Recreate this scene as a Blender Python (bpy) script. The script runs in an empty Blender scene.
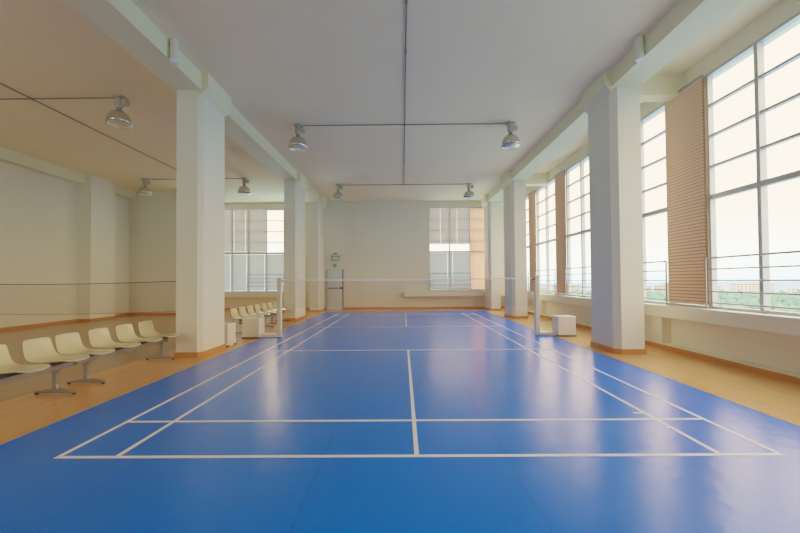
import bpy, bmesh, math, random
from mathutils import Matrix, Vector
random.seed(7)
scene = bpy.context.scene
COL = scene.collection

# ------------------------------------------------------------------ materials
def nodes_of(name):
    m = bpy.data.materials.new(name); m.use_nodes = True
    nt = m.node_tree; nt.nodes.clear()
    out = nt.nodes.new('ShaderNodeOutputMaterial')
    return m, nt, out

def principled(name, col, rough=0.6, metal=0.0, spec=0.5, var=0.0, scale=3.0, bump=0.0, bscale=40.0, coat=0.0, stretch=(1, 1, 1), col2=None):
    m, nt, out = nodes_of(name)
    b = nt.nodes.new('ShaderNodeBsdfPrincipled')
    b.inputs['Base Color'].default_value = (*col, 1)
    b.inputs['Roughness'].default_value = rough
    b.inputs['Metallic'].default_value = metal
    b.inputs['Specular IOR Level'].default_value = spec
    b.inputs['Coat Weight'].default_value = coat
    b.inputs['Coat Roughness'].default_value = 0.08
    nt.links.new(b.outputs[0], out.inputs[0])
    if var or bump or col2:
        tc = nt.nodes.new('ShaderNodeTexCoord'); mp = nt.nodes.new('ShaderNodeMapping')
        mp.inputs['Scale'].default_value = stretch
        nt.links.new(tc.outputs['Object'], mp.inputs[0])
    if var or col2:
        n = nt.nodes.new('ShaderNodeTexNoise'); n.inputs['Scale'].default_value = scale; n.inputs['Detail'].default_value = 5
        nt.links.new(mp.outputs[0], n.inputs['Vector'])
        mx = nt.nodes.new('ShaderNodeMix'); mx.data_type = 'RGBA'
        mx.inputs['A'].default_value = (*[c * (1 - var) for c in col], 1)
        c2 = col2 or [min(1, c * (1 + var)) for c in col]
        mx.inputs['B'].default_value = (*c2, 1)
        nt.links.new(n.outputs['Fac'], mx.inputs['Factor'])
        nt.links.new(mx.outputs['Result'], b.inputs['Base Color'])
    if bump:
        n2 = nt.nodes.new('ShaderNodeTexNoise'); n2.inputs['Scale'].default_value = bscale; n2.inputs['Detail'].default_value = 3
        nt.links.new(mp.outputs[0], n2.inputs['Vector'])
        bp = nt.nodes.new('ShaderNodeBump'); bp.inputs['Strength'].default_value = bump; bp.inputs['Distance'].default_value = 0.02
        nt.links.new(n2.outputs['Fac'], bp.inputs['Height']); nt.links.new(bp.outputs[0], b.inputs['Normal'])
    return m

def translucent(name, col, tcol, fac):
    m, nt, out = nodes_of(name)
    d = nt.nodes.new('ShaderNodeBsdfDiffuse'); d.inputs[0].default_value = (*col, 1)
    t = nt.nodes.new('ShaderNodeBsdfTranslucent'); t.inputs[0].default_value = (*tcol, 1)
    mx = nt.nodes.new('ShaderNodeMixShader'); mx.inputs[0].default_value = fac
    nt.links.new(d.outputs[0], mx.inputs[1]); nt.links.new(t.outputs[0], mx.inputs[2]); nt.links.new(mx.outputs[0], out.inputs[0])
    return m

def sheer(name, col, tcol, fac, open_):
    m = translucent(name, col, tcol, fac); nt = m.node_tree
    out = [n for n in nt.nodes if n.type == 'OUTPUT_MATERIAL'][0]; src = out.inputs[0].links[0].from_socket
    t = nt.nodes.new('ShaderNodeBsdfTransparent'); mx = nt.nodes.new('ShaderNodeMixShader'); mx.inputs[0].default_value = open_
    nt.links.new(src, mx.inputs[1]); nt.links.new(t.outputs[0], mx.inputs[2]); nt.links.new(mx.outputs[0], out.inputs[0])
    return m

def glass_mat(name, tint, gloss=0.06):
    m, nt, out = nodes_of(name)
    t = nt.nodes.new('ShaderNodeBsdfTransparent'); t.inputs[0].default_value = (*tint, 1)
    g = nt.nodes.new('ShaderNodeBsdfGlossy'); g.inputs['Roughness'].default_value = 0.02
    mx = nt.nodes.new('ShaderNodeMixShader'); mx.inputs[0].default_value = gloss
    nt.links.new(t.outputs[0], mx.inputs[1]); nt.links.new(g.outputs[0], mx.inputs[2]); nt.links.new(mx.outputs[0], out.inputs[0])
    return m

def wood_floor():
    m, nt, out = nodes_of('wood_floor')
    b = nt.nodes.new('ShaderNodeBsdfPrincipled'); nt.links.new(b.outputs[0], out.inputs[0])
    tc = nt.nodes.new('ShaderNodeTexCoord')
    mp = nt.nodes.new('ShaderNodeMapping'); mp.inputs['Rotation'].default_value = (0, 0, math.pi / 2)
    nt.links.new(tc.outputs['Object'], mp.inputs[0])
    br = nt.nodes.new('ShaderNodeTexBrick')
    br.inputs['Scale'].default_value = 1.0; br.inputs['Brick Width'].default_value = 0.9; br.inputs['Row Height'].default_value = 0.09
    br.inputs['Mortar Size'].default_value = 0.001; br.inputs['Bias'].default_value = 0.0
    br.inputs['Color1'].default_value = (0.70, 0.325, 0.10, 1); br.inputs['Color2'].default_value = (0.76, 0.375, 0.125, 1)
    br.inputs['Mortar'].default_value = (0.52, 0.25, 0.07, 1)
    nt.links.new(mp.outputs[0], br.inputs['Vector'])
    n = nt.nodes.new('ShaderNodeTexNoise'); n.inputs['Scale'].default_value = 6; n.inputs['Detail'].default_value = 6
    mp2 = nt.nodes.new('ShaderNodeMapping'); mp2.inputs['Scale'].default_value = (6, 0.5, 1)
    nt.links.new(tc.outputs['Object'], mp2.inputs[0]); nt.links.new(mp2.outputs[0], n.inputs['Vector'])
    mx = nt.nodes.new('ShaderNodeMix'); mx.data_type = 'RGBA'; mx.blend_type = 'MULTIPLY'; mx.inputs['Factor'].default_value = 0.35
    rp = nt.nodes.new('ShaderNodeValToRGB'); rp.color_ramp.elements[0].color = (0.65, 0.6, 0.55, 1); rp.color_ramp.elements[1].color = (1.1, 1.1, 1.1, 1)
    nt.links.new(n.outputs['Fac'], rp.inputs[0])
    nt.links.new(br.outputs['Color'], mx.inputs['A']); nt.links.new(rp.outputs[0], mx.inputs['B'])
    nt.links.new(mx.outputs['Result'], b.inputs['Base Color'])
    b.inputs['Roughness'].default_value = 0.24; b.inputs['Specular IOR Level'].default_value = 0.4
    return m

def blue_mat():
    m, nt, out = nodes_of('blue_vinyl')
    b = nt.nodes.new('ShaderNodeBsdfPrincipled'); nt.links.new(b.outputs[0], out.inputs[0])
    tc = nt.nodes.new('ShaderNodeTexCoord')
    n = nt.nodes.new('ShaderNodeTexNoise'); n.inputs['Scale'].default_value = 0.8; n.inputs['Detail'].default_value = 6
    nt.links.new(tc.outputs['Object'], n.inputs['Vector'])
    mx = nt.nodes.new('ShaderNodeMix'); mx.data_type = 'RGBA'
    mx.inputs['A'].default_value = BLUE_A; mx.inputs['B'].default_value = BLUE_B
    nt.links.new(n.outputs['Fac'], mx.inputs['Factor'])
    # welded seams between the rolls of vinyl
    sx = nt.nodes.new('ShaderNodeSeparateXYZ'); nt.links.new(tc.outputs['Object'], sx.inputs[0])
    w = nt.nodes.new('ShaderNodeMath'); w.operation = 'ADD'; w.inputs[1].default_value = 0.68 + 1.535 * 10
    nt.links.new(sx.outputs['X'], w.inputs[0])
    md = nt.nodes.new('ShaderNodeMath'); md.operation = 'MODULO'; md.inputs[1].default_value = 1.535
    nt.links.new(w.outputs[0], md.inputs[0])
    lt = nt.nodes.new('ShaderNodeMath'); lt.operation = 'LESS_THAN'; lt.inputs[1].default_value = 0.008
    nt.links.new(md.outputs[0], lt.inputs[0])
    mul = nt.nodes.new('ShaderNodeMath'); mul.operation = 'MULTIPLY'; mul.inputs[1].default_value = 0.35
    nt.links.new(lt.outputs[0], mul.inputs[0])
    mx2 = nt.nodes.new('ShaderNodeMix'); mx2.data_type = 'RGBA'; mx2.inputs['B'].default_value = (0.004, 0.03, 0.16, 1)
    nt.links.new(mul.outputs[0], mx2.inputs['Factor']); nt.links.new(mx.outputs['Result'], mx2.inputs['A'])
    nt.links.new(mx2.outputs['Result'], b.inputs['Base Color'])
    # roughness patches + gentle undulation
    n2 = nt.nodes.new('ShaderNodeTexNoise'); n2.inputs['Scale'].default_value = 1.2; n2.inputs['Detail'].default_value = 1
    nt.links.new(tc.outputs['Object'], n2.inputs['Vector'])
    mr = nt.nodes.new('ShaderNodeMapRange'); mr.inputs['To Min'].default_value = 0.21; mr.inputs['To Max'].default_value = 0.27
    nt.links.new(n2.outputs['Fac'], mr.inputs['Value']); nt.links.new(mr.outputs[0], b.inputs['Roughness'])
    n3 = nt.nodes.new('ShaderNodeTexNoise'); n3.inputs['Scale'].default_value = 6.0; n3.inputs['Detail'].default_value = 3
    nt.links.new(tc.outputs['Object'], n3.inputs['Vector'])
    bp = nt.nodes.new('ShaderNodeBump'); bp.inputs['Strength'].default_value = 0.36; bp.inputs['Distance'].default_value = 0.010
    nt.links.new(n3.outputs['Fac'], bp.inputs['Height']); nt.links.new(bp.outputs[0], b.inputs['Normal'])
    b.inputs['Specular IOR Level'].default_value = 0.42; b.inputs['Specular Tint'].default_value = (0.28, 0.50, 1.0, 1)
    return m

BLUE_A = (0.0, 0.143, 0.80, 1); BLUE_B = (0.0, 0.18, 0.92, 1)
M = dict(
    wall=principled('wall_paint', (0.78, 0.74, 0.605), 0.75, var=0.03, scale=0.7, bump=0.04, bscale=60),
    column=principled('column_paint', (0.79, 0.765, 0.63), 0.6, var=0.02, scale=0.9),
    beam=principled('beam_paint', (0.81, 0.785, 0.54), 0.7, var=0.02, scale=0.9),
    ceiling=principled('ceiling_paint', (0.92, 0.80, 0.55), 0.85, var=0.04, scale=0.9, bump=0.08, bscale=9),
    wood=wood_floor(),
    blue=blue_mat(),
    skirting=principled('orange_skirting', (0.52, 0.23, 0.085), 0.4, var=0.12, scale=4),
    line=principled('line_tape', (0.84, 0.85, 0.86), 0.4, var=0.04, scale=6),
    edge=principled('mat_edge', (0.03, 0.04, 0.06), 0.6),
    edge_light=principled('mat_edge_light', (0.50, 0.44, 0.34), 0.5),
    alu=principled('window_aluminium', (0.46, 0.48, 0.50), 0.45, metal=0.3, var=0.03, scale=5),
    sillm=principled('sill_paint', (0.78, 0.75, 0.62), 0.6, var=0.03, scale=2),
    steel=principled('rail_steel', (0.34, 0.31, 0.30), 0.35, metal=0.6, var=0.03, scale=8),
    glass=glass_mat('window_glass', (0.97, 0.98, 0.97), 0.05),
    tan=translucent('tan_blind', (0.94, 0.76, 0.62), (0.95, 0.70, 0.52), 0.45),
    tan_gap_shade=translucent('blind_gap_shade', (0.46, 0.32, 0.22), (0.60, 0.38, 0.24), 0.16),  # dark brown that stands in for shade between the tan slats
    peach=translucent('peach_blind', (0.86, 0.54, 0.38), (0.92, 0.50, 0.32), 0.32),
    tan_rail=principled('blind_bottom_rail', (0.35, 0.33, 0.31), 0.5),
    grey_blind=sheer('grey_blind', (0.58, 0.57, 0.555), (0.60, 0.58, 0.57), 0.05, 0.03),
    blind_rail=principled('blind_rail', (0.66, 0.66, 0.62), 0.5),
    conduit=principled('conduit', (0.20, 0.18, 0.155), 0.5, metal=0.3),
    housing=principled('lamp_housing', (0.46, 0.43, 0.36), 0.45, metal=0.25, var=0.05, scale=9),
    dome=principled('lamp_dome', (0.58, 0.56, 0.50), 0.16, metal=0.85, var=0.04, scale=12),
    lens=principled('lamp_lens', (0.82, 0.82, 0.78), 0.12, metal=0.6),
    rim=principled('lamp_rim', (0.30, 0.29, 0.26), 0.4, metal=0.5),
    shell=principled('cream_shell', (0.62, 0.565, 0.36), 0.22, var=0.03, scale=5, coat=0.3),
    iron=principled('bench_iron', (0.20, 0.19, 0.19), 0.4, metal=0.35, var=0.05, scale=12),
    iron_dark=principled('bench_bracket', (0.05, 0.05, 0.055), 0.5),
    rubber=principled('rubber', (0.03, 0.03, 0.03), 0.7),
    boxm=principled('box_paint', (0.80, 0.74, 0.62), 0.5, var=0.03, scale=5),
    post=principled('post_paint', (0.76, 0.69, 0.54), 0.4, var=0.03, scale=5),
    netcord=principled('net_cord', (0.20, 0.12, 0.10), 0.8),
    tape=principled('net_tape', (0.90, 0.89, 0.92), 0.7),
    cordline=principled('net_bottom_cord', (0.62, 0.58, 0.56), 0.8),
    brown_tape=principled('brown_net_tape', (0.16, 0.12, 0.105), 0.8),
    door=principled('door_paint', (0.62, 0.64, 0.66), 0.5, var=0.02, scale=3),
    dark=principled('dark_metal', (0.06, 0.06, 0.065), 0.4, metal=0.3),
    green=principled('sign_green', (0.28, 0.38, 0.28), 0.4),
    pale_green=principled('sign_pale', (0.52, 0.62, 0.50), 0.4),
    brown=principled('brown_vinyl', (0.42, 0.25, 0.12), 0.25, var=0.08, scale=1.2, bump=0.1, bscale=5),
    tree=principled('tree_leaf', (0.03, 0.13, 0.14), 0.9, var=0.4, scale=0.12, col2=(0.17, 0.32, 0.17)),
    ground=principled('far_ground', (0.20, 0.32, 0.42), 0.9, var=0.3, scale=0.02),
)

def building_mat(name, c):
    m, nt, out = nodes_of(name)
    b = nt.nodes.new('ShaderNodeBsdfPrincipled'); nt.links.new(b.outputs[0], out.inputs[0])
    tc = nt.nodes.new('ShaderNodeTexCoord')
    br = nt.nodes.new('ShaderNodeTexBrick'); br.offset = 0.0
    mp = nt.nodes.new('ShaderNodeMapping'); mp.inputs['Rotation'].default_value = (math.pi / 2, 0, 0)
    nt.links.new(tc.outputs['Object'], mp.inputs[0]); nt.links.new(mp.outputs[0], br.inputs['Vector'])
    br.inputs['Scale'].default_value = 1.0; br.inputs['Brick Width'].default_value = 4.0; br.inputs['Row Height'].default_value = 3.2
    br.inputs['Mortar Size'].default_value = 0.9
    br.inputs['Color1'].default_value = (0.13, 0.12, 0.14, 1); br.inputs['Color2'].default_value = (0.16, 0.14, 0.15, 1)
    br.inputs['Mortar'].default_value = (*c, 1)
    nt.links.new(br.outputs['Color'], b.inputs['Base Color']); b.inputs['Roughness'].default_value = 0.9
    return m

# ------------------------------------------------------------------ mesh builder
class MB:
    def __init__(s): s.v = []; s.f = []
    def add(s, verts, faces):
        o = len(s.v); s.v += [tuple(v) for v in verts]; s.f += [tuple(i + o for i in f) for f in faces]; return s
    def box(s, x0, x1, y0, y1, z0, z1):
        return s.add([(x0, y0, z0), (x1, y0, z0), (x1, y1, z0), (x0, y1, z0), (x0, y0, z1), (x1, y0, z1), (x1, y1, z1), (x0, y1, z1)],
                     [(3, 2, 1, 0), (4, 5, 6, 7), (0, 1, 5, 4), (1, 2, 6, 5), (2, 3, 7, 6), (3, 0, 4, 7)])
    def prism(s, poly, a0, a1, axis='z'):
        """poly (counter-clockwise) in the two other axes, extruded along axis"""
        n = len(poly); mk = {'z': lambda p, a: (p[0], p[1], a), 'y': lambda p, a: (p[0], a, p[1]), 'x': lambda p, a: (a, p[0], p[1])}[axis]
        vs = [mk(p, a0) for p in poly] + [mk(p, a1) for p in poly]
        fs = [tuple(range(n - 1, -1, -1)), tuple(range(n, 2 * n))] + [(i, (i + 1) % n, n + (i + 1) % n, n + i) for i in range(n)]
        if axis == 'y': fs = [tuple(reversed(f)) for f in fs]
        return s.add(vs, fs)
    def tube(s, a, b, r, n=10, r2=None):
        a = Vector(a); b = Vector(b); d = (b - a).normalized()
        u = d.orthogonal().normalized(); w = d.cross(u); r2 = r if r2 is None else r2
        vs = []
        for p, rr in ((a, r), (b, r2)):
            for i in range(n):
                t = 2 * math.pi * i / n; vs.append(p + u * math.cos(t) * rr + w * math.sin(t) * rr)
        fs = [tuple(range(n - 1, -1, -1)), tuple(range(n, 2 * n))] + [(i, (i + 1) % n, n + (i + 1) % n, n + i) for i in range(n)]
        return s.add(vs, fs)
    def lathe(s, prof, cx=0, cy=0, n=32):
        vs = []; m = len(prof)
        for r, z in prof:
            for i in range(n):
                t = 2 * math.pi * i / n; vs.append((cx + r * math.cos(t), cy + r * math.sin(t), z))
        fs = [(k * n + i, k * n + (i + 1) % n, (k + 1) * n + (i + 1) % n, (k + 1) * n + i) for k in range(m - 1) for i in range(n)]
        return s.add(vs, fs)
    def quad(s, a, b, c, d): return s.add([a, b, c, d], [(0, 1, 2, 3)])
    def build(s, name, mat, parent=None, smooth=False, bevel=0.0, seg=2):
        me = bpy.data.meshes.new(name); me.from_pydata(s.v, [], s.f); me.validate(); me.update()
        me.materials.append(mat)
        if smooth: me.polygons.foreach_set('use_smooth', [True] * len(me.polygons))
        o = bpy.data.objects.new(name, me); COL.objects.link(o)
        if parent: o.parent = parent
        if bevel:
            b = o.modifiers.new('bevel', 'BEVEL'); b.width = bevel; b.segments = seg; b.limit_method = 'ANGLE'; b.angle_limit = 0.6
        return o

def tag(o, label=None, cat=None, group=None, kind=None):
    if label: o['label'] = label
    if cat: o['category'] = cat
    if group: o['group'] = group
    if kind: o['kind'] = kind
    return o

def thing(name, label, cat, loc=(0, 0, 0), group=None):
    o = bpy.data.objects.new(name, None); COL.objects.link(o); o.location = loc; o.empty_display_size = 0.2
    return tag(o, label, cat, group)

def struct(name, mb, mat, parent=None, **k):
    o = mb.build(name, mat, parent, **k)
    if not parent: o['kind'] = 'structure'
    return o

def copy_tree(o, parent=None):
    c = o.copy(); COL.objects.link(c)
    if parent: c.parent = parent
    for ch in list(o.children): copy_tree(ch, c)
    return c

# ------------------------------------------------------------------ dimensions (metres; +Y runs down the court, camera near the origin)
CEIL = 5.68; BEAM = 5.34; BACK = 19.3; FRONT = -4.0; LEFT = -12.5; WIN = 5.80; HEAD = 5.33; SILL = 0.92; TRANS = 3.0
STEP_Y = 16.65; STEP_X = -10.1

# ------------------------------------------------------------------ room shell
struct('floor', MB().box(-12.7, 6.05, FRONT - .2, BACK + .3, -0.2, 0), M['wood'])
struct('ceiling', MB().box(-12.7, 6.05, FRONT - .2, BACK + .3, CEIL, CEIL + 0.2), M['ceiling'])
struct('wall_left', MB().box(-12.7, LEFT, FRONT, BACK, 0, CEIL), M['wall'])
wf = MB().box(LEFT, 5.8, FRONT - .2, FRONT, 0, SILL).box(LEFT, 5.8, FRONT - .2, FRONT, HEAD, CEIL)
wf.box(LEFT, -11.6, FRONT - .2, FRONT, SILL, HEAD).box(-9.0, 5.8, FRONT - .2, FRONT, SILL, HEAD)  # gap left for the added fill window
struct('wall_front', wf, M['wall'])
wb = MB()
wb.box(STEP_X, -9.95, BACK, BACK + .3, 0, CEIL)
wb.box(-9.95, -5.33, BACK, BACK + .3, 0, SILL).box(-9.95, -5.33, BACK, BACK + .3, HEAD, CEIL)
wb.box(-5.33, 1.41, BACK, BACK + .3, 0, CEIL)
wb.box(1.41, 4.62, BACK, BACK + .3, 0, SILL).box(1.41, 4.62, BACK, BACK + .3, HEAD, CEIL)
wb.box(4.62, 5.76, BACK, BACK + .3, 0, CEIL)
struct('wall_back', wb, M['wall'])
struct('wall_step', MB().box(LEFT, STEP_X, STEP_Y, BACK, 0, CEIL), M['wall'])
# right-hand wall: low recessed parapet, lintel, end piers
wr = MB()
wr.box(5.75, 6.05, FRONT, BACK, 0, 0.67)
wr.box(5.76, 6.05, FRONT, BACK, HEAD, CEIL)
wr.box(5.76, 6.05, 18.55, BACK, 0.92, HEAD).box(5.76, 6.05, FRONT, -3.56, 0.92, HEAD)
struct('wall_right', wr, M['wall'])
struct('windowsill', MB().box(5.50, 6.05, FRONT, BACK, 0.67, 0.92), M['sillm'], bevel=0.008)
struct('trim_parapet', MB().box(5.52, 5.75, FRONT, BACK, 0, 0.10), M['sillm'])
for i, y in enumerate((1.0, 7.92, 14.75)):
    struct('trim_pilaster', MB().box(5.56, 5.75, y, y + .33, 0.10, 0.67), M['sillm'])
struct('baseboard_right', MB().box(5.50, 5.52, FRONT, BACK, 0, 0.09), M['skirting'])
struct('baseboard_back', MB().box(-3.1, 5.50, BACK - .025, BACK, 0, 0.10).box(STEP_X, -3.98, BACK - .025, BACK, 0, 0.10), M['skirting'])
struct('baseboard_left', MB().box(LEFT, LEFT + .025, FRONT, 14.0, 0, 0.11).box(LEFT, LEFT + .025, 15.2, STEP_Y, 0, 0.11)
       .box(LEFT, -11.975, 13.975, 14.0, 0, .11).box(-12.0, -11.975, 14.0, 15.2, 0, .11).box(LEFT, -11.975, 15.2, 15.225, 0, .11), M['skirting'])
struct('baseboard_step', MB().box(LEFT, STEP_X, STEP_Y - .025, STEP_Y, 0, 0.11), M['skirting'])
# ledges below the back windows
struct('trim_ledge', MB().box(0.10, 5.50, BACK - .36, BACK, 0.66, 0.90), M['sillm'], bevel=0.008)
struct('trim_ledge', MB().box(STEP_X, -4.5, BACK - .28, BACK, 0.66, 0.96), M['sillm'], bevel=0.008)
# left wall pilaster and beam
struct('wall_pilaster', MB().box(LEFT, -12.0, 14.0, 15.2, 0, CEIL), M['column'])
struct('trim_wall_beam', MB().box(LEFT, -12.2, FRONT, 14.0, 5.30, CEIL).box(LEFT, -12.2, 15.2, STEP_Y, 5.30, CEIL), M['beam'])
# main longitudinal beams
struct('ceiling_beam', MB().box(-4.56, -4.0, FRONT, BACK, BEAM, CEIL), M['beam'])
struct('ceiling_beam', MB().box(4.22, 4.78, FRONT, BACK, BEAM, CEIL), M['beam'])
for y in (0.5, 7.45, 14.35, 18.1):
    struct('ceiling_beam', MB().box(4.78, 5.76, y, y + .3, 5.24, CEIL), M['beam'])
    
# columns
def column(side, y0, y1, where):
    if side < 0:
        c = .08; xo, xi, xc = -4.5, -4.0, -3.87
        poly = [(xo, y0), (xi - c, y0), (xi, y0 + c), (xi, y1), (xo, y1)]
        cap = [(xi, BEAM - .10), (xc, BEAM + .06), (xc, CEIL), (xi, CEIL)]
    else:
        c = .11; xo, xi, xc = 4.78, 4.22, 4.09
        poly = [(xi + c, y0), (xo, y0), (xo, y1), (xi, y1), (xi, y0 + c)]
        cap = [(xc, BEAM + .06), (xi, BEAM - .10), (xi, CEIL), (xc, CEIL)]
    o = struct('column', MB().prism(poly, 0, BEAM), M['column'])
    tag(o, where, 'column')
    MB().prism(cap, y0, y1 + .06, 'y').build('capital', M['beam'], o)
    # skirting board wrapped round the foot
    cx = sum(p[0] for p in poly) / len(poly); cy = (y0 + y1) / 2; t = .022
    out = []
    for p in poly: out.append((p[0] + t * (1 if p[0] > cx else -1), p[1] + t * (1 if p[1] > cy else -1)))
    n = len(poly); vs = [(*p, 0) for p in poly] + [(*p, 0) for p in out] + [(*p, .10) for p in poly] + [(*p, .10) for p in out]
    fs = []
    for i in range(n):
        j = (i + 1) % n
        fs += [(n + i, n + j, 3 * n + j, 3 * n + i), (2 * n + i, 3 * n + i, 3 * n + j, 2 * n + j)]
    MB().add(vs, fs).build('baseboard', M['skirting'], o)
column(-1, 7.25, 8.2, 'wide pale column at left, nearest the camera, beside the cream benches')
column(-1, 13.9, 15.05, 'middle pale column on the left, behind the row of small benches')
column(-1, 17.7, 18.6, 'farthest left column beside the grey door')
column(1, 7.30, 8.24, 'wide pale column at right, nearest the camera, by the big windows')
column(1, 14.1, 15.19, 'middle pale column on the right, beyond the right net post')
column(1, 17.9, 18.85, 'farthest right column in front of the back wall tan blind')

# ------------------------------------------------------------------ blue court mat and its lines
mat = MB().box(-3.705, 3.93, -3.5, 17.8, 0, 0.006).build('court_mat', M['blue'])
tag(mat, 'large glossy blue vinyl badminton court mat covering the middle of floor', 'sports mat')
MB().box(3.93, 3.945, -3.5, 17.8, 0, 0.007).build('edge_strip', M['edge'], mat)['label'] = 'dark edge strip'
MB().box(-3.718, -3.705, -3.5, 17.8, 0, 0.007).build('edge_strip', M['edge_light'], mat)['label'] = 'pale edge strip'
CX, CY = 0.109, 3.10; W, S, D1, SH, L = 3.071, 2.572, 0.8256, 1.94, 13.4
k_ = [0]
def cline(x0, x1, y0, y1, name='court_line'):
    k_[0] += 1; z = 0.0075 + 0.00012 * k_[0]
    MB().box(CX + x0, CX + x1, CY + y0, CY + y1, 0.006, z).build(name, M['line'], mat)
for sx in (-1, 1):
    a, b = sorted((sx * W, sx * (W - .04))); cline(a, b, 0, L, 'doubles_sideline')
    a, b = sorted((sx * S, sx * (S - .04))); cline(a, b, 0, L, 'singles_sideline')
cline(-W, W, 0, .04, 'baseline'); cline(-W, W, L - .04, L, 'baseline')
cline(-W, W, D1 - .04, D1, 'long_service_line'); cline(-W, W, L - D1, L - D1 + .04, 'long_service_line')
cline(-W, W, L / 2 - SH - .04, L / 2 - SH, 'short_service_line'); cline(-W, W, L / 2 + SH, L / 2 + SH + .04, 'short_service_line')
cline(-.02, .02, 0, L / 2 - SH, 'centre_line'); cline(-.02, .02, L / 2 + SH, L, 'centre_line')
cline(2.424, 2.54, .975, 1.005, 'tick_mark'); cline(2.475, 2.57, .565, .595, 'tick_mark')

side = MB().box(-12.40, -5.06, -3.5, 16.5, 0, .004).build('court_mat', M['brown'])
tag(side, 'dull brown court mat covering the left side area behind benches', 'sports mat')

# ------------------------------------------------------------------ windows
wn = [0]
def window(axis, a0, a1, mulls, glass_pos, inward, bars=True):
    """axis 'y': window in the right wall between y=a0..a1 ; axis 'x': in the back wall between x=a0..a1"""
    wn[0] += 1
    root = bpy.data.objects.new('window_%d' % wn[0], None); COL.objects.link(root); root['kind'] = 'structure'
    fr, gl, bs = MB(), MB(), MB()
    def bx(m, p0, p1, d0, d1, z0, z1):
        if axis == 'y': m.box(glass_pos + d0, glass_pos + d1, p0, p1, z0, z1)
        else: m.box(p0, p1, glass_pos + d0, glass_pos + d1, z0, z1)
    d0, d1 = -0.045, 0.055
    f = .05
    bx(fr, a0, a0 + f, d0, d1, SILL, HEAD); bx(fr, a1 - f, a1, d0, d1, SILL, HEAD)
    bx(fr, a0 + f, a1 - f, d0, d1, SILL, SILL + f); bx(fr, a0 + f, a1 - f, d0, d1, HEAD - f, HEAD)
    edges = [a0 + f] + list(mulls) + [a1 - f]
    for m in mulls: bx(fr, m - .033, m + .033, d0 - .01, d1, SILL + f, HEAD - f)
    step = (HEAD - .03 - TRANS) / 4
    cuts = [a0 + f] + [q for m in mulls for q in (m - .033, m + .033)] + [a1 - f]
    for i in range(0, len(cuts), 2):
        bx(fr, cuts[i], cuts[i + 1], d0, d1, TRANS - .045, TRANS + .045)
        if bars:
            for k in (1, 2, 3): bx(bs, cuts[i], cuts[i + 1], d0 + .01, d1 - .01, TRANS + step * k - .02, TRANS + step * k + .02)
    bx(gl, a0 + f, a1 - f, .002, .006, SILL + f, HEAD - f)
    fr.build('frame', M['alu'], root)
    if bars: bs.build('glazing_bar', M['alu'], root)
    gl.build('pane', M['glass'], root)
    return root

def blind(axis, a0, a1, pos, z0, z1, pitch, width, tilt, thick, mat, rail, label, cat, group, railh=.05, gap_shade_mat=None):
    """slatted blind hanging in the plane pos"""
    root = thing('slatted_blind', label, cat, ((pos, (a0 + a1) / 2, z0) if axis == 'y' else ((a0 + a1) / 2, pos, z0)), group)
    h = (a1 - a0) / 2; sl = MB(); n = max(1, round((z1 - z0 - railh * 2) / pitch)); p = (z1 - z0 - 2 * railh) / n
    for i in range(n):
        zc = railh + p * (i + .5); c, s_ = math.cos(tilt) * width / 2, math.sin(tilt) * width / 2
        if axis == 'y': sl.quad((-c, -h, zc + s_), (-c, h, zc + s_), (c, h, zc - s_), (c, -h, zc - s_))
        else: sl.quad((-h, -c, zc + s_), (h, -c, zc + s_), (h, c, zc - s_), (-h, c, zc - s_))
    sl.build('slat_curtain', mat, root)
    if gap_shade_mat:  # added sheet, its dark colour gives the shade gaps between slats
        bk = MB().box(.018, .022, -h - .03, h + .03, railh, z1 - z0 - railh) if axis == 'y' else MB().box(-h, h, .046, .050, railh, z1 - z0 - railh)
        bk.build('gap_shade_sheet', gap_shade_mat, root)['label'] = 'added brown sheet standing in for shade between the slats'
    r = .028
    if axis == 'y': b1 = MB().box(-r, r, -h, h, 0, railh * .8); b2 = MB().box(-r, r, -h, h, z1 - z0 - railh * .8, z1 - z0)
    else: b1 = MB().box(-h, h, -r, r, 0, railh * .8); b2 = MB().box(-h, h, -r, r, z1 - z0 - railh * .8, z1 - z0)
    b1.build('bottom_rail', rail, root); b2.build('head_rail', rail, root)
    return root

def railing(axis, a0, a1, pos, label):
    """five horizontal bars on end posts standing on the sill"""
    root = thing('guard_railing', label, 'railing', (0, 0, 0), 'guard railings inside the windows')
    P = (lambda a, z: (pos, a, z)) if axis == 'y' else (lambda a, z: (a, pos, z))
    zb = .92 if axis == 'y' else (.90 if a0 > 0 else .96)
    for a in (a0, a1): MB().tube(P(a, zb), P(a, 1.875), .017, 10).build('post', M['steel'], root, smooth=False)
    for k, z in enumerate((1.86, 1.655, 1.45, 1.245, 1.04)):
        MB().tube(P(a0 + .017, z), P(a1 - .017, z), .017 if k == 0 else .013, 10).build('bar', M['steel'], root)
    return root

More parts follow.
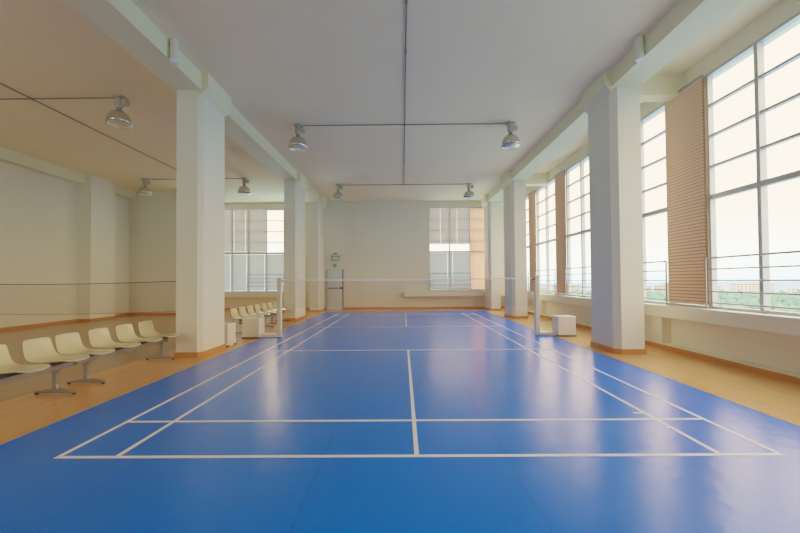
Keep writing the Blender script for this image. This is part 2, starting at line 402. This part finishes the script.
# right wall: bays of a two-light window and a narrow light covered by a tan blind
bays = [7.08, 9.97, 12.88, 15.76]
ends = [(-3.56, 4.22 - 0.0)]
right_names = {
    4.92: 'grey five-bar guard railing at the right edge, nearest the camera',
    7.88: 'grey five-bar guard railing just right of the nearest right column',
    10.72: 'grey five-bar guard railing just left of the nearest right column',
    13.62: 'grey five-bar guard railing just right of the right net post',
    16.47: 'grey five-bar guard railing just right of the middle right column'}
wins = [(4.92, 6.90), (7.88, 9.84), (10.72, 12.80), (13.62, 15.65), (16.47, 18.55), (2.00, 3.98), (-0.92, 1.06), (-3.56, -1.86)]
for a0, a1 in wins:
    window('y', a0, a1, [(a0 + a1) / 2], WIN, -1)
    if a0 in right_names:
        railing('y', a0 + .02, a1 - .02, 5.66, right_names[a0])
narrow = [(6.90, 7.88, 'tall tan slatted blind beside the near right window, largest of the tan blinds'),
          (9.84, 10.72, 'tall tan slatted blind hidden mostly behind the near right column'),
          (12.80, 13.62, 'tall tan slatted blind on right wall, left of the near right column'),
          (15.65, 16.47, 'narrow tan slatted blind on right wall right above the right net post'),
          (3.98, 4.92, 'tan slatted blind on the right wall just outside the photo'),
          (1.06, 2.00, 'tan slatted blind on the right wall level with the camera'),
          (-1.86, -0.92, 'tan slatted blind on the right wall behind the camera')]
for a0, a1, lab in narrow:
    window('y', a0, a1, [], WIN, -1, bars=False)
    blind('y', a0 + .0, a1 - .0, 5.69, .93, HEAD, .065, .050, math.radians(60), .008, M['tan'], M['tan_rail'], lab, 'blind', 'tan slatted blinds of the right wall', gap_shade_mat=M['tan_gap_shade'])
# back wall, left window of five lights
XL = [-9.95, -9.04, -8.16, -7.22, -6.27, -5.33]
window('x', XL[0], XL[-1], XL[1:-1], BACK + .12, -1)
posn = ['leftmost', 'second from left', 'third from left', 'fourth from left', 'rightmost']
def grey_blinds(spans, z0, z1, names, group):
    for (a0, a1), nm in zip(spans, names):
        blind('x', a0, a1, BACK + .03, z0, z1, .055, .062, math.radians(70), .003, M['grey_blind'], M['blind_rail'], nm, 'blind', group)
grey_blinds([(-9.92, -8.928), (-8.92, -8.318), (-8.31, -7.24)], 3.03, HEAD,
            ['grey slatted blind over upper half of the left back window, %s' % p for p in ('leftmost', 'narrow middle one', 'beside uncovered pane')], 'grey blinds of the left back window')
grey_blinds([(-9.92, -9.118), (-9.11, -8.268), (-8.26, -7.298), (-7.29, -6.288), (-6.28, -5.36)], .97, 2.97,
            ['grey slatted blind over lower half of the left back window, %s' % p for p in posn], 'grey blinds of the left back window')
railing('x', -8.18, -5.4, BACK - .1, 'grey metal guard railing in front of left back window with grey blinds')
# back wall, right window
XR = [1.41, 2.50, 3.58, 4.62]
window('x', XR[0], XR[-1], XR[1:-1], BACK + .12, -1)
grey_blinds([(1.43, 2.018), (2.025, 2.897), (2.904, 3.56)], 3.39, HEAD,
            ['grey slatted blind over upper half of the right back window, %s' % p for p in ('left one', 'wide middle one', 'right one')], 'grey blinds of the right back window')
grey_blinds([(1.43, 2.378), (2.386, 2.647), (2.655, 3.56)], .97, 2.99,
            ['grey slatted blind over lower half of the right back window, %s' % p for p in ('left one', 'narrow middle strip', 'right one')], 'grey blinds of the right back window')
blind('x', XR[2] + .03, XR[3] - .02, BACK + .03, .97, HEAD, .065, .074, math.radians(66), .008, M['peach'], M['tan_rail'],
      'glowing tan slatted blind on the back wall beside right back window', 'blind', None)
railing('x', 1.43, 3.56, BACK - .1, 'grey metal guard railing in front of right back window')

# unseen window added in the wall behind the camera to brighten the left side
window('x', -11.6, -9.0, [-10.3], FRONT - .12, -1)

# ------------------------------------------------------------------ door, sign
d = bpy.data.objects.new('door_1', None); COL.objects.link(d); d['kind'] = 'structure'; d.location = (0, 0, 0)
MB().box(-3.93, -3.16, BACK - .05, BACK - .012, 0.0, 2.06).build('door_leaf', M['door'], d, bevel=.004)
MB().box(-3.98, -3.93, BACK - .06, BACK, 0, 2.12).box(-3.93, -3.16, BACK - .06, BACK, 2.06, 2.12).build('frame', M['door'], d)
MB().box(-3.16, -3.12, BACK - .06, BACK, 0, 2.12).box(-4.0, -3.98, BACK - .05, BACK, 0, 2.12).build('jamb', M['dark'], d)
MB().tube((-3.92, BACK - .10, 1.12), (-3.17, BACK - .10, 1.12), .022).box(-3.9, -3.86, BACK - .10, BACK - .05, 1.09, 1.15).box(-3.26, -3.17, BACK - .115, BACK - .05, 1.07, 1.17).build('push_bar', M['dark'], d)
t = thing('exit_sign', 'small green sign lamp on the back wall above the grey door', 'sign', (-3.52, BACK, 2.5))
MB().prism([(-.20, .06), (.20, .06), (.25, .32), (-.25, .32)], -.10, 0, 'y').build('sign_box', M['green'], t, bevel=.01)
MB().box(-.29, .29, -.115, 0, .32, .40).build('top_rim', M['pale_green'], t, bevel=.01)
MB().box(-.13, .15, -.104, -.10, .12, .25).build('lit_panel', M['pale_green'], t)
MB().box(-.09, .09, -.09, 0, .40, .46).build('bracket', M['dark'], t)
t = thing('wall_box', 'small dark square box on wall between green sign and grey door', 'box', (-3.56, BACK, 2.2))
MB().box(-.10, .10, -.07, 0, 0, .22).build('case', M['housing'], t, bevel=.01)
MB().box(-.065, .065, -.074, -.07, .04, .18).build('cover', M['rim'], t)

# ------------------------------------------------------------------ ceiling lamps
def make_lamp():
    t = thing('high_bay_lamp', 'x', 'ceiling lamp', (0, 0, CEIL))
    MB().box(-.10, .10, -.10, .10, -.04, 0).build('ceiling_plate', M['housing'], t, bevel=.01)
    MB().lathe([(0, -.04), (.075, -.04), (.085, -.07), (.085, -.19), (.06, -.25), (0, -.25)], n=24).build('ballast_housing', M['housing'], t, smooth=False, bevel=.004)
    MB().box(.08, .19, -.06, .06, -.20, -.07).build('gear_box', M['housing'], t, bevel=.012)
    MB().tube((0, 0, -.25), (0, 0, -.36), .05, 16).build('neck', M['rim'], t)
    prof = [(.05, -.335), (.11, -.345), (.16, -.38), (.195, -.43), (.218, -.49), (.23, -.55), (.236, -.62)]
    dm = MB().lathe(prof, n=40).build('reflector', M['dome'], t, smooth=True)
    s = dm.modifiers.new('solid', 'SOLIDIFY'); s.thickness = .006
    MB().lathe([(.236, -.622), (.22, -.65), (.12, -.665), (0, -.67)], n=40).build('lens', M['lens'], t, smooth=True)
    MB().lathe([(.236, -.610), (.248, -.613), (.248, -.627), (.236, -.631)], n=40).build('rim', M['rim'], t, smooth=True)
    return t
lamps = [(-2.77, 9.73, 'nearest hanging dome lamp on the left of the main court ceiling'),
         (2.91, 9.73, 'nearest hanging dome lamp on the right of the main court ceiling'),
         (-2.77, 15.83, 'far hanging dome lamp on the left of main court, near the back wall'),
         (2.91, 15.83, 'far hanging dome lamp on the right of main court, near the back wall'),
         (-6.36, 8.15, 'large dome lamp under the brownish ceiling at upper left'),
         (-10.40, 14.69, 'dome lamp in the far left corner near the left wall pilaster'),
         (-6.37, 14.69, 'dome lamp seen between the first two left columns, above grey blinds')]
proto = make_lamp()
for i, (x, y, lab) in enumerate(lamps):
    o = proto if i == 0 else copy_tree(proto)
    o.location = (x, y, CEIL); tag(o, lab, 'ceiling lamp', 'dome lamps hanging from the ceiling')
    if x > 0: o.rotation_euler.z = 0.3
# conduits
def conduit(a, b, label, couplings=()):
    m = MB().tube(a, b, .012, 8)
    o = m.build('ceiling_conduit', M['conduit']); tag(o, label, 'conduit')
    d_ = (Vector(b) - Vector(a)).normalized()
    for c in couplings: MB().tube(Vector(c) - d_ * .05, Vector(c) + d_ * .05, .020, 8).build('coupling', M['conduit'], o)
zc = CEIL - .0205
conduit((.09, -3.9, zc), (.09, 15.83, zc), 'long dark conduit running down the middle of the main ceiling', [(.09, y, zc) for y in (5.4, 6.6, 9.73, 12.8)])
conduit((-2.665, 9.73, zc - .001), (2.775, 9.73, zc - .001), 'dark conduit across main ceiling between the two nearest lamps')
conduit((-2.665, 15.85, zc), (2.775, 15.85, zc), 'dark conduit across main ceiling between the two far lamps')
conduit((-8.36, -3.9, zc), (-8.36, 16.6, zc), 'long dark conduit running along the left side ceiling', [(-8.36, 8.15, zc)])
conduit((-12.2, 8.15, zc - .001), (-6.465, 8.15, zc - .001), 'dark conduit across left ceiling leading to the large left lamp')
conduit((-10.295, 14.69, zc), (-6.475, 14.69, zc), 'dark conduit across left ceiling between the two farther left lamps')
# cylindrical fixtures on the beams
for x, y, lab in ((-3.925, 6.25, 'small pale cylindrical fixture on left ceiling beam'), (4.14, 6.32, 'small pale cylindrical fixture on right ceiling beam')):
    t = thing('ceiling_cylinder_fixture', lab, 'ceiling fixture', (x, y, CEIL - .40))
    MB().tube((0, 0, .02), (0, 0, .40), .068, 24).build('body', M['sillm'], t, smooth=False, bevel=.004)
    MB().tube((0, 0, 0), (0, 0, .02), .060, 24).build('lower_disc', M['tape'], t)

# ------------------------------------------------------------------ nets and stands
def net_stand(sgn, x_post, y, x_box0, x_box1, label_box, label_post, z=0.0):
    FT = .0075 if abs(x_post) < 4 else 0.0
    t = thing('net_post', label_post, 'net post', (x_post, y, z))
    lo, hi = (x_box0 - x_post, -.05) if sgn < 0 else (.05, x_box1 - x_post)
    if sgn < 0: MB().box(lo, -.055, -.09, .09, FT, .095).build('base_bar', M['post'], t, bevel=.008)
    else: MB().box(.055, hi, -.09, .09, FT, .095).build('base_bar', M['post'], t, bevel=.008)
    MB().box(-.055, .055, -.055, .055, FT, 1.56).build('upright', M['post'], t, bevel=.008)
    MB().box(-.06, .06, -.06, .06, 1.56, 1.585).build('cap', M['post'], t, bevel=.006)
    MB().tube((sgn * -.055, 0, 1.50), (sgn * -.085, 0, 1.50), .02, 10).build('hook', M['dark'], t)
    b = thing('weight_box', label_box, 'box', ((x_box0 + x_box1) / 2, y, z))
    w = (x_box1 - x_box0) / 2
    body = MB().box(-w, w, -.20, .20, .10, .52).box(-w, w, -.20, -.11, .03, .10).box(-w, w, .11, .20, .03, .10)
    body.build('case', M['boxm'], b, bevel=.010)
    for y_ in (-.17, .17): MB().box(-w - .01, w + .01, y_ - .05, y_ + .05, 0, .03).build('runner', M['dark'], b)
    return t
net_stand(-1, -3.30, 9.8, -4.22, -3.77, 'pale weight box holding the left post of the main net', 'pale square net post at the left side of main court')
net_stand(1, 3.575, 9.8, 4.05, 4.51, 'pale weight box holding the right post of the main net', 'pale square net post at the right side of main court')
net_stand(1, -4.90, 8.56, -4.47, -4.0, 'pale weight box just behind the nearest left column', 'pale net post hidden behind the nearest left column')
net_stand(-1, -11.70, 8.56, -12.35, -11.92, 'pale weight box by the left wall outside the photo', 'pale net post near the left wall outside the photo', z=.0045)

def net(x0, x1, y, ztop_mid, ztop_end, drop, tape_mat, label, tape_h, bot_mat):
    root = thing('badminton_net', label, 'net', ((x0 + x1) / 2, y, 0))
    h = (x1 - x0) / 2
    zt = lambda x: ztop_mid + (ztop_end - ztop_mid) * (x / h) ** 2
    N = 24; xs = [-h + 2 * h * i / N for i in range(N + 1)]
    tp, bt, cd = MB(), MB(), MB()
    for a, b in zip(xs, xs[1:]):
        tp.add([(a, -.004, zt(a) - tape_h), (b, -.004, zt(b) - tape_h), (b, -.004, zt(b)), (a, -.004, zt(a)), (a, .004, zt(a) - tape_h), (b, .004, zt(b) - tape_h), (b, .004, zt(b)), (a, .004, zt(a))],
               [(0, 1, 2, 3), (5, 4, 7, 6), (3, 2, 6, 7), (1, 0, 4, 5)])
        bt.tube((a, 0, zt(a) - drop), (b, 0, zt(b) - drop), .005, 5)
        for k in range(1, int(drop / .022)):
            z0, z1 = zt(a) - k * .022 - tape_h, zt(b) - k * .022 - tape_h
            cd.quad((a, 0, z0 - .0008), (b, 0, z1 - .0008), (b, 0, z1 + .0008), (a, 0, z0 + .0008))
    n = int(2 * h / .022)
    for i in range(n):
        x = -h + 2 * h * (i + .5) / n
        cd.quad((x - .0008, 0, zt(x) - drop), (x + .0008, 0, zt(x) - drop), (x + .0008, 0, zt(x) - tape_h), (x - .0008, 0, zt(x) - tape_h))
    tp.build('top_tape', tape_mat, root); bt.build('bottom_cord', bot_mat, root)
    m = cd.build('net_mesh', M['netcord'], root)
    return root
net(-3.215, 3.49, 9.8, 1.525, 1.545, .74, M['tape'], 'fine see-through net with white top tape across main court', .032, M['cordline'])
net(-11.53, -4.99, 8.56, 1.470, 1.535, .715, M['brown_tape'], 'fine sagging net with dark top tape across left side area', .018, M['netcord'])

# ------------------------------------------------------------------ bench seating
def shell_mesh():
    prof = [(-.305, .740), (-.290, .690), (-.266, .610), (-.238, .535), (-.200, .478), (-.140, .448), (-.06, .438), (.06, .440), (.16, .450), (.245, .460), (.300, .460), (.330, .450)]
    wid = [.186, .196, .203, .207, .215, .220, .223, .223, .221, .212, .188, .145]
    NU = 9; vs = []; fs = []
    for i, ((x, z), w) in enumerate(zip(prof, wid)):
        for j in range(NU):
            u = -1 + 2 * j / (NU - 1); e = abs(u) ** 2.6
            back = max(0, 1 - i / 5.0); seat = min(1, i / 5.0)
            lift = .030 * e * seat * (1 if i < 10 else .5)
            crown = (1 - u * u) * .008 if i == 0 else 0
            fr = (1 - u * u) * .02 if i == len(prof) - 1 else 0
            vs.append((x + .040 * e * back + fr, u * w, z + lift + crown))
    for i in range(len(prof) - 1):
        for j in range(NU - 1):
            a = i * NU + j; fs.append((a, a + 1, a + NU + 1, a + NU))
    return MB().add(vs, fs)

def make_shell(parent, y):
    o = shell_mesh().build('seat_shell', M['shell'], parent, smooth=True)
    o.location = (0, y, 0)
    so = o.modifiers.new('solid', 'SOLIDIFY'); so.thickness = .016; so.offset = 0
    sb = o.modifiers.new('sub', 'SUBSURF'); sb.levels = 1; sb.render_levels = 2
    return o
def make_leg(parent, y, right=True):
    o = MB()
    # upright blade, widening at top and foot
    o.prism([(-.045, .06), (.045, .06), (.028, .13), (.026, .27), (.06, .345), (-.06, .345), (-.026, .27), (-.028, .13)], y - .022, y + .022, 'y')
    o.prism([(-.27, .022), (.27, .022), (.27, .040), (.06, .075), (-.06, .075), (-.27, .040)], y - .028, y + .028, 'y')
    l = o.build('leg', M['iron'], parent, bevel=.006)
    for sx in (-1, 1): MB().tube((sx * .25, y, 0), (sx * .25, y, .022), .022, 12).build('foot_pad', M['rubber'], l)
    return l
def bench(x, ys, leg_ys, label):
    y0 = ys[0]
    root = thing('seat_bench', label, 'bench', (x, y0, 0), 'cream shell benches along the left side')
    rel = [y - y0 for y in ys]; lr = [y - y0 for y in leg_ys]
    MB().box(-.03, .05, min(rel) - .19, max(rel) + .19, .325, .395).build('beam', M['iron'], root, bevel=.006)
    for y in rel:
        make_shell(root, y)
        MB().prism([(-.05, .395), (.05, .395), (.17, .432), (-.13, .432)], y - .07, y + .07, 'y').build('bracket', M['iron_dark'], root, bevel=.004)
    for y in lr: make_leg(root, y)
    return root
bench(-4.66, [3.20, 3.77, 4.34, 4.91], [3.20, 4.90], 'nearest bench of cream shell seats, cut by left photo edge')
bench(-4.68, [5.38, 5.93, 6.48, 7.02], [5.40, 7.06], 'bench of four cream shell seats in front of nearest left column')
bench(-4.50, [10.30, 10.85, 11.40, 11.95], [10.42, 11.92], 'bench of four cream shell seats behind nearest left column')
bench(-4.50, [12.55, 13.10, 13.65], [12.6, 13.6], 'farthest bench of cream shell seats before the middle left column')

# ------------------------------------------------------------------ outside: the town seen far below the windows
g = MB().box(12, 2600, -2600, 2600, -24, -22).build('ground_far', M['ground']); g['kind'] = 'structure'
bmats = [building_mat('facade_%d' % i, c) for i, c in enumerate([(.62, .43, .28), (.66, .54, .42), (.58, .40, .30), (.66, .58, .48)])]
rnd = random.Random(3)
bprotos = []
ang = 8.0
while ang < 66:
    R = rnd.uniform(650, 720); wdt = rnd.uniform(20, 48); hh = rnd.uniform(9, 15)
    a = math.radians(ang); x, y = R * math.cos(math.radians(90) - a), R * math.cos(a)
    m = MB().box(-wdt / 2, wdt / 2, -6, 6, 0, hh).box(-wdt / 2 - .6, wdt / 2 + .6, -6.6, 6.6, hh, hh + .8).box(-wdt * .2, wdt * .1, -3, 3, hh + .8, hh + 3)
    o = m.build('building', bmats[rnd.randrange(4)])
    o.location = (x, y, -22); o.rotation_euler.z = -a + rnd.uniform(-.25, .25)
    tag(o, 'distant pale apartment block beyond trees, seen through right-hand windows', 'building', 'distant buildings outside the windows')
    ang += math.degrees(wdt / R) + rnd.uniform(0.6, 1.3)
# tree canopy nobody could count
ico = bmesh.new(); bmesh.ops.create_icosphere(ico, subdivisions=1, radius=1)
iv = [v.co.copy() for v in ico.verts]; ifc = [tuple(v.index for v in f.verts) for f in ico.faces]; ico.free()
tm = MB()
for i in range(2600):
    a = math.radians(rnd.uniform(6, 68)); R = 260 + 370 * rnd.random() ** .9
    x, y = R * math.sin(a), R * math.cos(a); r = rnd.uniform(1.6, 4.2)
    tm.add([(x + v.x * r * (1 + .25 * math.sin(7 * v.y + i)), y + v.y * r, -22 + rnd.uniform(0, 5) + r * .5 + v.z * r * rnd.uniform(.7, .85)) for v in iv], ifc)
tr = tm.build('tree_foliage', M['tree'], smooth=True)
tag(tr, 'mass of green treetops outside below the right-hand windows', 'trees', None, 'stuff')

# ------------------------------------------------------------------ light
w = bpy.data.worlds.new('world'); scene.world = w; w.use_nodes = True
nt = w.node_tree; nt.nodes.clear()
out = nt.nodes.new('ShaderNodeOutputWorld'); bg = nt.nodes.new('ShaderNodeBackground')
tc = nt.nodes.new('ShaderNodeTexCoord'); sx = nt.nodes.new('ShaderNodeSeparateXYZ')
rp = nt.nodes.new('ShaderNodeValToRGB')
nt.links.new(tc.outputs['Generated'], sx.inputs[0]); nt.links.new(sx.outputs['Z'], rp.inputs[0])
e = rp.color_ramp.elements
e[0].position = 0.0; e[0].color = (0.46, 0.74, 0.80, 1)
e[1].position = 1.0; e[1].color = (0.86, 0.92, 0.95, 1)
x1 = e.new(0.035); x1.color = (0.80, 0.90, 0.72, 1)
x2 = e.new(0.13); x2.color = (1.0, 0.66, 0.36, 1)
x3 = e.new(0.42); x3.color = (1.0, 0.66, 0.36, 1)
x4 = e.new(0.60); x4.color = (0.90, 0.92, 0.90, 1)
SKY = 5.6
bg.inputs['Strength'].default_value = SKY
nt.links.new(rp.outputs[0], bg.inputs[0]); nt.links.new(bg.outputs[0], out.inputs[0])

def portal(name, loc, rot, sx_, sy_):
    l = bpy.data.lights.new(name, 'AREA'); l.shape = 'RECTANGLE'; l.size = sx_; l.size_y = sy_
    l.cycles.is_portal = True
    o = bpy.data.objects.new(name, l); COL.objects.link(o); o.location = loc; o.rotation_euler = rot; return o
portal('window_portal', (6.0, 7.5, 3.1), (0, math.radians(90), 0), 4.5, 22.6)
portal('window_portal', (-7.6, BACK + .28, 3.1), (math.radians(-90), 0, 0), 4.7, 4.5)
portal('window_portal', (-10.3, FRONT - .19, 3.1), (math.radians(90), 0, 0), 2.7, 4.5)  # portal of the added window behind the camera
portal('window_portal', (3.0, BACK + .28, 3.1), (math.radians(-90), 0, 0), 3.3, 4.5)

# ------------------------------------------------------------------ camera
cam = bpy.data.cameras.new('camera'); co = bpy.data.objects.new('camera', cam); COL.objects.link(co)
r_ = Vector((0.99994816, 0.00696178, -0.00742998)); u_ = Vector((0.00755502, -0.0181099, 0.99980746)); f_ = Vector((-0.00682588, 0.99981176, 0.01816156))
mw = Matrix.Identity(4)
for i in range(3):
    mw[i][0] = r_[i]; mw[i][1] = u_[i]; mw[i][2] = -f_[i]
mw.translation = Vector((0, 0, 1.4856648))
co.matrix_world = mw
cam.sensor_fit = 'HORIZONTAL'; cam.sensor_width = 36; cam.lens = 36 * 366.3041 / 800; cam.shift_y = 7.5336 / 800
cam.clip_start = 0.05; cam.clip_end = 5000
scene.camera = co

scene.view_settings.view_transform = 'Filmic'
scene.view_settings.look = 'Medium Contrast'
scene.view_settings.exposure = 0.7; scene.view_settings.gamma = 1.1
scene.cycles.max_bounces = 12; scene.cycles.diffuse_bounces = 8; scene.cycles.transparent_max_bounces = 24
scene.cycles.caustics_reflective = False; scene.cycles.caustics_refractive = False
